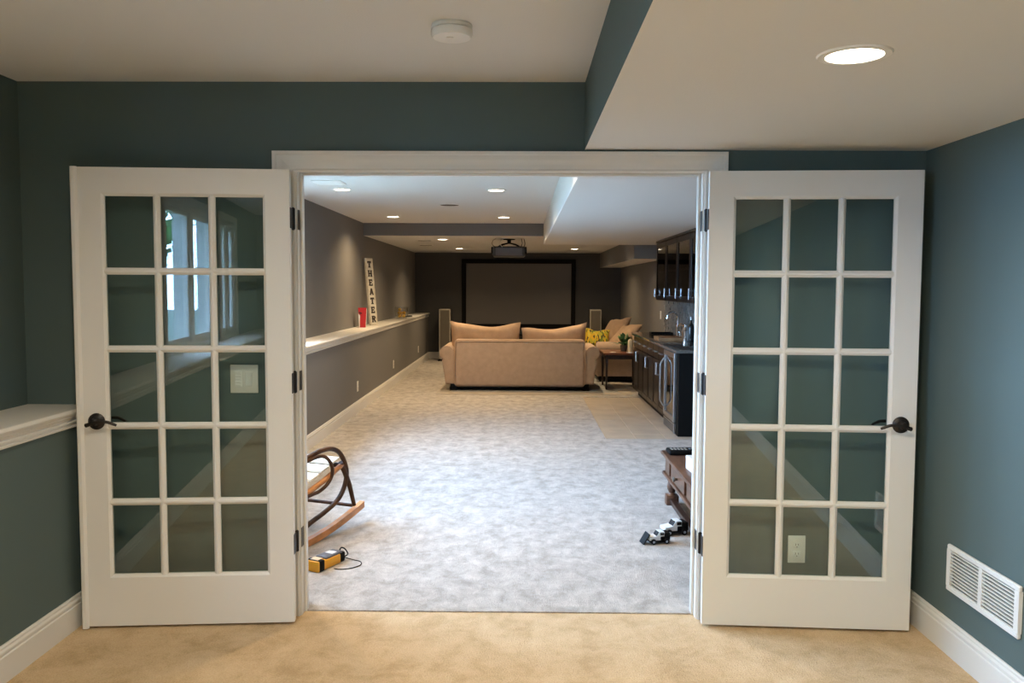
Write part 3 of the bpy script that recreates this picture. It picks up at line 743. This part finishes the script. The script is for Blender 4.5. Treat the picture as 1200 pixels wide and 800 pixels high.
# backsplash of stacked stone
bm = B(); box(bm, XT-.012, XT, 8.62, 12.45, .90, 1.37)
bs = struct('wall_backsplash', bm, 'slot', 'dark stacked-stone backsplash behind the bar', 'backsplash')
bm = B(); rnd = random.Random(9); z = .902
while z < 1.365:
    hgt = rnd.choice((.018, .026, .034)); y = 8.62
    while y < 12.44:
        ln = rnd.uniform(.08, .26); box(bm, XT-.012-rnd.uniform(.004, .018), XT-.010, y, min(y+ln, 12.45)-.002, z, min(z+hgt, 1.37)-.002); y += ln
    z += hgt
so = obj('stone_strips', bm, 'stone', bs, smooth=False); so['kind'] = 'stuff'
# upper cabinets with glass doors
gU = 'glass-door wall cabinets above the bar'
UX = 1.80
def wall_cab(y0, y1, label):
    t = thing('wall_cabinet', label, 'cabinet', (0, 0, 0), 0, gU)
    bm = B(); box(bm, UX+.3, XT-.001, y0+.001, y1-.001, 1.375, 2.12)
    box(bm, UX, UX+.3, y0+.001, y0+.02, 1.375, 2.12); box(bm, UX, UX+.3, y1-.02, y1-.001, 1.375, 2.12); box(bm, UX, UX+.3, y0+.02, y1-.02, 1.375, 1.395); box(bm, UX, UX+.3, y0+.02, y1-.02, 2.09, 2.12); box(bm, UX+.01, UX+.3, y0+.02, y1-.02, 1.74, 1.755)
    obj('body', bm, 'cabinet', t, smooth=False)
    bm = B(); box(bm, UX-.03, XT-.001, y0, y1, 2.12, 2.149, .004, 1); obj('crown', bm, 'cabinet', t)
    fr = .062; a, b_ = y0+.004, y1-.004
    bm = B(); box(bm, UX-.02, UX-.0005, a, a+fr, 1.38, 2.115, .003, 1); box(bm, UX-.02, UX-.0005, b_-fr, b_, 1.38, 2.115, .003, 1)
    box(bm, UX-.02, UX-.0005, a+fr, b_-fr, 2.115-fr, 2.115, .003, 1); box(bm, UX-.02, UX-.0005, a+fr, b_-fr, 1.38, 1.38+fr, .003, 1)
    d = obj('door', bm, 'cabinet', t)
    bm = B(); box(bm, UX-.013, UX-.008, a+fr-.004, b_-fr+.004, 1.38+fr-.004, 2.115-fr+.004); obj('glass_pane', bm, 'cabglass', d, smooth=False)
    for yh in (y1-.05, ):
        bm = B(); tube(bm, [(UX-.042, yh, 1.415), (UX-.042, yh, 1.53)], .009, 8); tube(bm, [(UX-.02, yh, 1.44), (UX-.042, yh, 1.44)], .006, 6); tube(bm, [(UX-.02, yh, 1.505), (UX-.042, yh, 1.505)], .006, 6); obj('handle', bm, 'steel', d)
ys = [8.2, 8.98, 9.75, 10.5, 11.25]
for i in range(4):
    wall_cab(ys[i], ys[i+1], ['dark glass-door wall cabinet nearest the doorway', 'dark glass-door wall cabinet, second from the doorway', 'dark glass-door wall cabinet, third from the doorway', 'dark glass-door wall cabinet at the far end, by the duct soffit'][i])
rnd = random.Random(21)
k = 0
for y, z in ((9.9, 1.755), (10.08, 1.755), (10.28, 1.755), (9.95, 1.395), (10.2, 1.395)):
    t = thing('wine_glass', 'clear wine glass on the '+('upper' if z > 1.5 else 'lower')+' shelf inside the wall cabinet', 'glass', (UX+.13, y, z), 0, 'wine glasses in the wall cabinet')
    bm = B(); lathe(bm, [(0, 0), (.034, 0), (.034, .003), (.005, .008), (.004, .08), (.02, .095), (.038, .13), (.036, .18), (.032, .205)], n=20); obj('glass_body', bm, 'bowlglass', t)
# counter things
t = thing('bar_faucet', 'chrome gooseneck faucet over the bar sink', 'faucet', (2.02, 10.95, .90))
bm = B(); lathe(bm, [(0, 0), (.028, 0), (.028, .01), (.018, .02), (.016, .14), (.02, .16), (0, .165)], n=20); obj('body', bm, 'chrome', t)
bm = B(); tube(bm, smooth_path([(0, 0, .15), (0, 0, .26), (-.03, -.02, .31), (-.08, -.03, .325), (-.13, -.04, .30), (-.145, -.04, .24)], 6), .011, 10); obj('spout', bm, 'chrome', t)
bm = B(); tube(bm, [(.0, .02, .11), (0, .06, .13), (0, .085, .18)], .007, 8); obj('lever', bm, 'chrome', t)
t = thing('cutting_board', 'wooden cutting board lying on the granite worktop', 'cutting board', (1.80, 10.28, .90), math.radians(0))
bm = B(); box(bm, -.16, .2, -.2, .2, .0, .045, .006, 2); obj('slab', bm, 'board', t)
bm = B(); box(bm, -.13, .17, -.185, -.175, .0445, .0465); obj('juice_groove', bm, 'darkwood', t)
t = thing('glass_canister', 'clear glass canister with a brown lid on the worktop', 'canister', (2.0, 10.62, .90))
bm = B(); lathe(bm, [(0, 0), (.045, 0), (.048, .01), (.048, .14), (.035, .16), (.03, .16), (.043, .138), (.043, .012), (0, .008)], n=20); obj('jar', bm, 'bowlglass', t)
bm = B(); lathe(bm, [(0, .158), (.036, .158), (.036, .18), (.012, .19), (.012, .2), (0, .2)], n=20); obj('lid', bm, 'board', t)
t = thing('glass_bottle', 'dark glass bottle on the worktop near the doorway', 'bottle', (2.0, 9.98, .90))
bm = B(); lathe(bm, [(0, 0), (.036, 0), (.038, .01), (.038, .17), (.03, .2), (.013, .225), (.013, .28), (0, .28)], n=20); obj('bottle_body', bm, 'blackgloss', t)
bm = B(); lathe(bm, [(.0145, .26), (.0145, .295), (0, .295)], n=16); obj('cap', bm, 'steel', t)
t = thing('chrome_shaker', 'chrome cocktail shaker on the worktop', 'shaker', (1.90, 9.80, .90))
bm = B(); lathe(bm, [(0, 0), (.035, 0), (.042, .14), (.044, .142), (.03, .18), (.028, .185), (0, .185)], n=20); obj('cup', bm, 'chrome', t)
bm = B(); lathe(bm, [(.02, .184), (.02, .21), (.012, .218), (0, .218)], n=16); obj('cap', bm, 'chrome', t)
t = thing('black_tray', 'flat black tray on the far end of the worktop', 'tray', (1.93, 11.75, .90))
bm = B(); box(bm, -.14, .16, -.1, .1, 0, .008, .003, 1); obj('base', bm, 'black', t)
bm = B()
box(bm, -.14, -.13, -.1, .1, .007, .022); box(bm, .15, .16, -.1, .1, .007, .022); box(bm, -.13, .15, -.1, -.09, .007, .022); box(bm, -.13, .15, .09, .1, .007, .022); obj('rim', bm, 'black', t)

# ------------------------------------------------------------------ things on the theater ledge
# leaning sign: letters are raised strokes
SH, SW = .96, .150
t = thing('theater_sign', 'tall white wooden sign reading THEATER leaning on the grey wall', 'sign', (-2.115, 12.10, ZL))
t.rotation_euler = (math.radians(-5.6), 0, math.radians(62))
bm = B(); box(bm, -SW/2, SW/2, 0, .02, 0.002, SH, .002, 1); obj('board', bm, 'signwhite', t)
for a in ((-SW/2-.006, -SW/2+.012, 0, SH), (SW/2-.012, SW/2+.006, 0, SH), (-SW/2+.012, SW/2-.012, 0.0, .018), (-SW/2+.012, SW/2-.012, SH-.018, SH)):
    bm = B(); box(bm, a[0], a[1], -.006, .024, a[2]+.002, a[3]+.002, .002, 1); obj('frame_strip', bm, 'signedge', t)
def letter(ch, cz, hgt=.094, wd=.084):
    bm = B(); th = .022; w2, h2 = wd/2, hgt/2
    def b(x0, x1, z0, z1): box(bm, x0, x1, -.0045, .001, cz+z0, cz+z1)
    def diag(x0, z0, x1, z1, ww=.024):
        d = Vector((x1-x0, z1-z0)).normalized(); n_ = Vector((-d.y, d.x))*ww/2
        prism(bm, [(x0+n_.x, cz+z0+n_.y), (x1+n_.x, cz+z1+n_.y), (x1-n_.x, cz+z1-n_.y), (x0-n_.x, cz+z0-n_.y)], 'Y', -.0045, .001)
    se = .014
    if ch == 'T': b(-w2, w2, h2-th, h2); b(-th/2-.003, th/2+.003, -h2, h2-th); b(-w2, -w2+.012, h2-.034, h2-th); b(w2-.012, w2, h2-.034, h2-th); b(-.026, .026, -h2, -h2+se)
    if ch == 'H':
        for s in (-1, 1): b(s*.027-.012, s*.027+.012, -h2, h2); b(s*.027-.018, s*.027+.018, -h2, -h2+se); b(s*.027-.018, s*.027+.018, h2-se, h2)
        b(-.02, .02, -.009, .009)
    if ch == 'E': b(-w2+.006, -w2+.03, -h2, h2); b(-w2, w2-.006, h2-.02, h2); b(-w2, w2-.004, -h2, -h2+.02); b(-.02, .02, -.009, .009); b(w2-.018, w2-.006, h2-.034, h2-.02); b(w2-.016, w2-.004, -h2+.02, -h2+.034)
    if ch == 'A': diag(-.03, -h2, -.002, h2); diag(.03, -h2, .002, h2); b(-.02, .02, -.026, -.010); b(-w2, -.014, -h2, -h2+se); b(.014, w2, -h2, -h2+se)
    if ch == 'R': b(-w2+.006, -w2+.03, -h2, h2); b(-w2, .022, h2-.018, h2); b(-w2, .022, -.002, .016); b(.018, .040, .006, h2-.008); diag(.004, 0, .034, -h2+.008); b(-w2, -w2+.036, -h2, -h2+se); b(.022, w2, -h2, -h2+se)
    return bm
for i, ch in enumerate('THEATER'):
    obj('letter', letter(ch, SH-.085-i*.131), 'letter', t, smooth=False)
# red and white box
t = thing('popcorn_box', 'small red and white box standing beside the theater sign', 'box', (-2.165, 11.46, ZL), math.radians(14))
bm = B(); bmesh.ops.create_cube(bm, size=1)
for v in bm.verts:
    tp = v.co.z > 0; k_ = .056 if tp else .046
    v.co = Vector((math.copysign(k_, v.co.x), math.copysign(k_, v.co.y), .255 if tp else 0))
bm.normal_update(); obj('body', bm, 'red', t, smooth=False)
bm = B()
def fq(u, z): k_ = .046+.01*z/.255+.0015; return (u*k_/.05, -k_, z)
def patch(pl):
    A_ = [bm.verts.new(fq(*p)) for p in pl]; B_ = [bm.verts.new(Vector(fq(*p))+Vector((0, .003, 0))) for p in pl]; n = len(pl)
    fs = [bm.faces.new(A_), bm.faces.new(B_[::-1])]+[bm.faces.new((A_[i], B_[i], B_[(i+1) % n], A_[(i+1) % n])) for i in range(n)]; bmesh.ops.recalc_face_normals(bm, faces=fs)
patch([(-.05, .0), (-.040, .0), (-.030, .16), (-.05, .19)]); patch([(.044, 0), (.05, 0), (.05, .255), (.046, .255)])
obj('white_stripe', bm, 'white', t, smooth=False)
bm = B(); patch([(-.042, .19), (-.012, .18), (-.005, .20), (-.042, .215)]); obj('dark_mark', bm, 'darkred', t, smooth=False)
bm = B()
for i in range(4):
    for fx_, fy_ in ((-.042+i*.028, -.052), (-.042+i*.028, .052)): lathe(bm, [(0, -.003), (.014, -.003), (.014, .003), (0, .003)], (fx_, fy_, .253), 12, 'Y')
obj('scalloped_rim', bm, 'red', t)
# glass bowl with orange pieces
t = thing('glass_bowl', 'clear glass bowl on the theater ledge', 'bowl', (-2.11, 14.85, ZL))
bm = B(); lathe(bm, [(0, 0), (.085, 0), (.115, .05), (.125, .13), (.125, .20), (.119, .20), (.119, .13), (.109, .055), (.08, .01), (0, .01)], n=32); obj('bowl_wall', bm, 'bowlglass', t)
rnd = random.Random(2); gF = 'orange pieces in the glass bowl'
for i, (dx, dy, dz, r_) in enumerate(((-.035, -.035, .043, .029), (.035, -.035, .043, .029), (-.035, .035, .043, .029), (.035, .035, .043, .029), (-.046, .0, .097, .029), (.046, .0, .097, .029), (0, -.046, .098, .029), (-.03, -.02, .155, .029))):
    t = thing('dried_orange', 'yellow-orange piece in the glass bowl', 'fruit', (-2.11+dx, 14.85+dy, ZL+dz), rnd.uniform(0, 6), gF)
    bm = B(); bmesh.ops.create_icosphere(bm, subdivisions=2, radius=r_)
    for v in bm.verts: v.co *= 1+rnd.uniform(-.09, .09)
    obj('flesh', bm, 'orange', t); bm = B(); lathe(bm, [(0, r_+.004), (.006, r_), (.006, r_-.006), (0, r_-.006)], n=8); obj('stem', bm, 'darkwood', t)
t = thing('remote_control', 'small black remote control lying on the theater ledge', 'remote', (-2.1, 15.7, ZL), math.radians(70))
bm = B(); box(bm, -.1, .1, -.025, .025, 0, .022, .006, 2); obj('case', bm, 'black', t)
for i in range(5):
    bm = B(); box(bm, -.075+i*.03, -.06+i*.03, -.01, .01, .0215, .024); obj('button', bm, 'toolgrey', t)

# ------------------------------------------------------------------ rocking chair (right side frame lies in the local plane t = 0)
ang = math.atan2(.36, .93)
t = thing('rocking_chair', 'bentwood rocking chair with pale seat slats behind the door jamb', 'chair', (-1.246, 4.894, .006), -ang)
CWD = .50
def loc_(s, z, tt=0): return (tt, s, z)     # local: x right, y forward
def run_z(s): return (s+.15)**2/(2*2.93)
for tt in (0, -CWD):
    bm = B(); n = 24; pr = []
    ss = [-.78+1.36*i/n for i in range(n+1)]
    pr = [(s, run_z(s)) for s in ss]+[(s, run_z(s)+.040) for s in ss[::-1]]
    prism(bm, pr, 'X', tt-.018, tt+.018); bmesh.ops.bevel(bm, geom=[e for e in bm.edges if e.calc_length() > .03 and False], offset=.003, affect='EDGES') if False else None
    obj('rocker', bm, 'rockwood', t)
    bm = B(); tube(bm, [loc_(.485, .125, tt), loc_(.43, .27, tt), loc_(.375, .37, tt), loc_(.33, .43, tt)], .017, 10, rad=[.013, .016, .017, .016]); obj('front_leg', bm, 'bentwood', t)
    bm = B(); tube(bm, [loc_(-.42, .05, tt), loc_(-.36, .20, tt), loc_(-.30, .31, tt)], .016, 10); obj('rear_leg', bm, 'bentwood', t)
    ou = [(-.42, .48), (-.2, .505), (-.007, .527), (.114, .542), (.24, .533), (.333, .485), (.392, .39), (.393, .314), (.350, .243), (.271, .192), (.134, .156), (0, .13), (-.2, .07)]
    bm = B(); tube(bm, smooth_path([loc_(a, b_, tt) for a, b_ in ou], 6), .015, 10); obj('arm_hoop', bm, 'bentwood', t)
    inn = [(-.33, .30), (-.2, .295), (.006, .305), (.08, .308), (.165, .335), (.214, .389), (.198, .456), (.122, .510), (.0, .515), (-.2, .49)]
    bm = B(); tube(bm, smooth_path([loc_(a, b_, tt+.018 if tt == 0 else tt-.018) for a, b_ in inn], 6), .011, 10); obj('inner_hoop', bm, 'bentwood', t)
    bm = B(); tube(bm, [loc_(-.34, .285, tt), loc_(0, .322, tt), loc_(.155, .356, tt), loc_(.345, .415, tt)], .017, 10); obj('seat_rail', bm, 'rockwood', t)
    bm = B(); tube(bm, smooth_path([loc_(-.33, .27, tt-.03 if tt == 0 else tt+.03), loc_(-.42, .55, tt-.03 if tt == 0 else tt+.03), loc_(-.56, .95, tt-.03 if tt == 0 else tt+.03)], 6), .015, 10); obj('back_post', bm, 'bentwood', t)
for s, z, r_ in ((.462, .130, .011), (-.40, .10, .011), (.338, .413, .015)):
    bm = B(); tube(bm, [loc_(s, z, -CWD), loc_(s, z, 0)], r_, 10); obj('stretcher', bm, 'bentwood', t)
for i in range(6):
    s = -.30+i*.108; z0 = .305+.0*i; 
    zz = .300+(s+.34)*.175+max(0, s)*.10+.014
    bm = B(); box(bm, -CWD+.005, -.005, s, s+.092, -.008, .008, .004, 1)
    for v in bm.verts: v.co.z += zz+(v.co.y-s)*.2
    obj('seat_slat', bm, 'slat', t)
for i in range(6):
    x = -CWD+.07+i*.072; bm = B(); tube(bm, smooth_path([loc_(-.325, .31, x), loc_(-.41, .55, x), loc_(-.55, .93, x)], 5), .012, 8); obj('back_slat', bm, 'slat', t)
bm = B(); tube(bm, smooth_path([loc_(-.55, .93, -CWD+.03), loc_(-.575, .985, -CWD+.12), loc_(-.585, 1.005, -CWD/2), loc_(-.575, .985, -.12), loc_(-.55, .93, -.03)], 6), .016, 10); obj('back_rail', bm, 'bentwood', t)

# yellow tool on the carpet
a_ = math.atan2(.187, .095)
t = thing('handheld_tester', 'yellow and black handheld tester lying on the theater carpet', 'tool', (-1.065, 4.535, .006), a_)
# local x = length
bm = B(); box(bm, -.118, -.05, -.045, .045, 0, .058, .006, 2); obj('end_block', bm, 'yellowtool', t)
bm = B(); box(bm, -.108, -.066, -.0475, .0475, -.0, .0605, .006, 2); obj('grip_band', bm, 'black', t)
bm = B(); box(bm, -.052, .072, -.044, .044, .002, .052, .006, 2); obj('body', bm, 'yellowtool', t)
bm = B(); box(bm, -.045, .098, -.038, .038, .048, .064, .008, 2); tp = obj('top_panel', bm, 'toolgrey', t)
bm = B(); box(bm, .02, .06, -.026, .026, .0635, .066, .002, 1); obj('display', bm, 'plastic', tp)
bm = B(); box(bm, -.10, -.058, -.026, .026, .0600, .064, .002, 1); obj('label_plate', bm, 'candle', t)
bm = B(); box(bm, .066, .118, -.040, .040, 0, .056, .010, 2); obj('rubber_nose', bm, 'black', t)
bm = B(); tube(bm, smooth_path([(.112, .0, .045), (.14, .01, .06), (.160, .0, .05), (.155, -.025, .03), (.13, -.035, .025), (.112, -.03, .025)], 6), .004, 6); obj('strap_loop', bm, 'black', t)
bm = B(); tube(bm, smooth_path([(.115, -.03, .02), (.14, -.07, .004), (.135, -.13, .003), (.085, -.165, .003), (.02, -.15, .003), (-.02, -.11, .003), (-.025, -.075, .003)], 6), .0025, 6); obj('lead', bm, 'black', t)

# coffee table at the right of the doorway
t = thing('coffee_table', 'low brown wooden coffee table with turned legs and a drawer', 'table', (0, 0, .006))
x0, x1, y0, y1, zt = 1.0, 1.62, 4.85, 5.99, .372
bm = B(); box(bm, x0, x1, y0, y1, zt-.026, zt, .006, 2); obj('top', bm, 'walnut', t)
bm = B(); box(bm, x0+.03, x1-.03, y0+.04, y1-.04, zt-.145, zt-.026); obj('apron', bm, 'walnut', t)
bm = B(); box(bm, x0+.008, x1-.008, y0+.015, y1-.015, zt-.165, zt-.143, .005, 2); obj('lower_rim', bm, 'walnut', t)
for a, b_ in ((5.20, 5.66),):
    bm = B(); box(bm, x0+.016, x0+.031, a, b_, zt-.135, zt-.034, .003, 1); d = obj('drawer', bm, 'walnut', t)
    bm = B(); lathe(bm, [(0, -.032), (.016, -.028), (.018, -.020), (.008, -.012), (.008, 0), (.018, .001)], (x0+.016, (a+b_)/2, zt-.085), 16, 'X'); obj('knob', bm, 'pot', d)
for a, b_ in ((5.74, 5.90), (4.94, 5.12)):
    bm = B(); box(bm, x0+.018, x0+.031, a, b_, zt-.135, zt-.034, .003, 1); obj('side_panel', bm, 'walnut', t)
LP = [(0, 0), (.044, 0), (.046, .01), (.046, .055), (.040, .065), (.026, .075), (.022, .085), (.032, .11), (.034, .13), (.028, .155), (.02, .18), (.024, .195), (.034, .20), (.034, .21), (0, .21)]
for x in (x0+.07, x1-.07):
    for y in (y0+.09, y1-.075):
        bm = B(); lathe(bm, LP, (x, y, 0), 18); box(bm, x-.044, x+.044, y-.044, y+.044, 0, .07, .006, 2); obj('leg', bm, 'walnut', t)
for x in (x0+.07, x1-.07):
    bm = B(); box(bm, x-.02, x+.02, y0+.12, y1-.10, .012, .05, .004, 1); obj('stretcher', bm, 'darkwood', t)
zt2 = zt+.006
t = thing('remote_control', 'black remote control on the brown coffee table', 'remote', (1.115, 5.86, zt2), math.radians(2))
bm = B(); box(bm, -.09, .095, -.07, .07, 0, .034, .012, 3); obj('case', bm, 'black', t)
for i in range(5):
    for j in range(2):
        bm = B(); box(bm, -.07+i*.024, -.056+i*.024, -.034+j*.04, -.018+j*.04, .0335, .0365); obj('button', bm, 'speakeredge', t)
bm = B(); lathe(bm, [(.014, .033), (.014, .038), (0, .038)], (.07, 0, 0), 14); obj('dial', bm, 'steel', t)
t = thing('white_carton', 'small white carton on the brown coffee table', 'carton', (1.135, 5.28, zt2), math.radians(4))
bm = B(); box(bm, -.07, .07, -.1, .1, 0, .085, .004, 1); obj('body', bm, 'white', t)
bm = B(); box(bm, -.071, .071, -.101, .101, .068, .087, .004, 1); obj('lid', bm, 'white', t)

# toy trucks
def toy(label, loc, rz, raised):
    t = thing('toy_truck', label, 'toy', loc, rz, 'toy trucks on the carpet')
    bm = B(); box(bm, -.062, .062, -.034, .034, .012, .026, .003, 1); obj('chassis', bm, 'black', t)
    bm = B(); prism(bm, [(-.062, .024), (.005, .024), (.005, .052), (-.008, .052), (-.03, .046), (-.062, .042)], 'Y', -.033, .033); obj('body', bm, 'toywhite', t)
    bm = B(); prism(bm, [(-.018, .046), (-.002, .073), (.030, .073), (.034, .046)], 'Y', -.030, .030); cb = obj('cab', bm, 'toywhite', t)
    bm = B(); prism(bm, [(-.0195, .048), (-.005, .0715), (-.002, .0715), (-.0165, .048)], 'Y', -.027, .027); obj('windscreen', bm, 'blackgloss', cb)
    bm = B(); box(bm, .004, .028, -.0315, .0315, .052, .068); obj('side_window', bm, 'blackgloss', cb)
    bm = B(); box(bm, .030, .066, -.036, .036, .022, .066, .004, 1); obj('cargo_bed', bm, 'black', t)
    for x in (-.040, .042):
        for y in (-.036, .036):
            bm = B(); lathe(bm, [(0, -.007), (.015, -.007), (.017, 0), (.015, .007), (0, .007)], (x, y, .017), 16, 'Y'); wh = obj('wheel', bm, 'black', t)
            bm = B(); lathe(bm, [(0, -.0085), (.007, -.0085), (.007, .0085), (0, .0085)], (x, y, .017), 12, 'Y'); obj('hub', bm, 'steel', wh)
    if raised:
        bm = B(); prism(bm, [(-.105, .004), (-.098, .002), (-.060, .060), (-.066, .066)], 'Y', -.036, .036); obj('front_plate', bm, 'black', t)
        bm = B(); box(bm, -.064, -.061, -.02, .02, .028, .038); obj('grille', bm, 'steel', t)
    return t
toy('small black and white toy truck with a raised front plate on the carpet', (.825, 5.00, .006), math.radians(12), True)
toy('small black and white toy truck with a black cargo bed by the coffee table', (.955, 5.19, .006), math.radians(14), False).scale = (1.2, 1.2, 1.2)

# ------------------------------------------------------------------ outdoors beyond the windows
bm = B(); box(bm, -60, XU-.16, -60, 60, -.35, -.25)
struct('ground_lawn', bm, 'grass', 'green lawn outside the windows', 'lawn')
rnd = random.Random(31)
for i, (x, y, h_, r_) in enumerate(((-8, -6.5, 7, 2.3), (-13, -12, 8, 2.8), (-7.5, -1.0, 7, 2.4), (-7, -13, 6, 2.0), (-22, 9, 8, 3.0), (-18, -20, 9, 3.2))):
    t = thing('garden_tree', ['rounded green tree standing beside the broad tree', 'tall green tree behind the rounded tree', 'broad green tree facing the front window', 'short green tree at the lawn edge', 'lone green tree facing the theater windows', 'tallest green tree far across the lawn'][i], 'tree', (x, y, -.25), 0, 'trees on the lawn')
    bm = B(); tube(bm, [(0, 0, 0), (.05, .03, h_*.3), (-.05, .05, h_*.6)], .2, 8, rad=[.22, .16, .08]); obj('trunk', bm, 'bark', t)
    bm = B()
    for k in range(700):
        d = Vector((rnd.gauss(0, 1), rnd.gauss(0, 1), rnd.gauss(0, 1))).normalized()*rnd.uniform(.5, 1)
        c = Vector((d.x*r_, d.y*r_, h_*.62+d.z*h_*.36)); a = rnd.uniform(0, 6.28); q = Vector((math.cos(a), math.sin(a), rnd.uniform(-.5, .5)))*.28; p_ = q.cross(d).normalized()*.16
        vs_ = [bm.verts.new(c+q), bm.verts.new(c+p_), bm.verts.new(c-q), bm.verts.new(c-p_)]; bm.faces.new(vs_)
    fo = obj('foliage', bm, 'treeleaf', t, smooth=False); fo['kind'] = 'stuff'
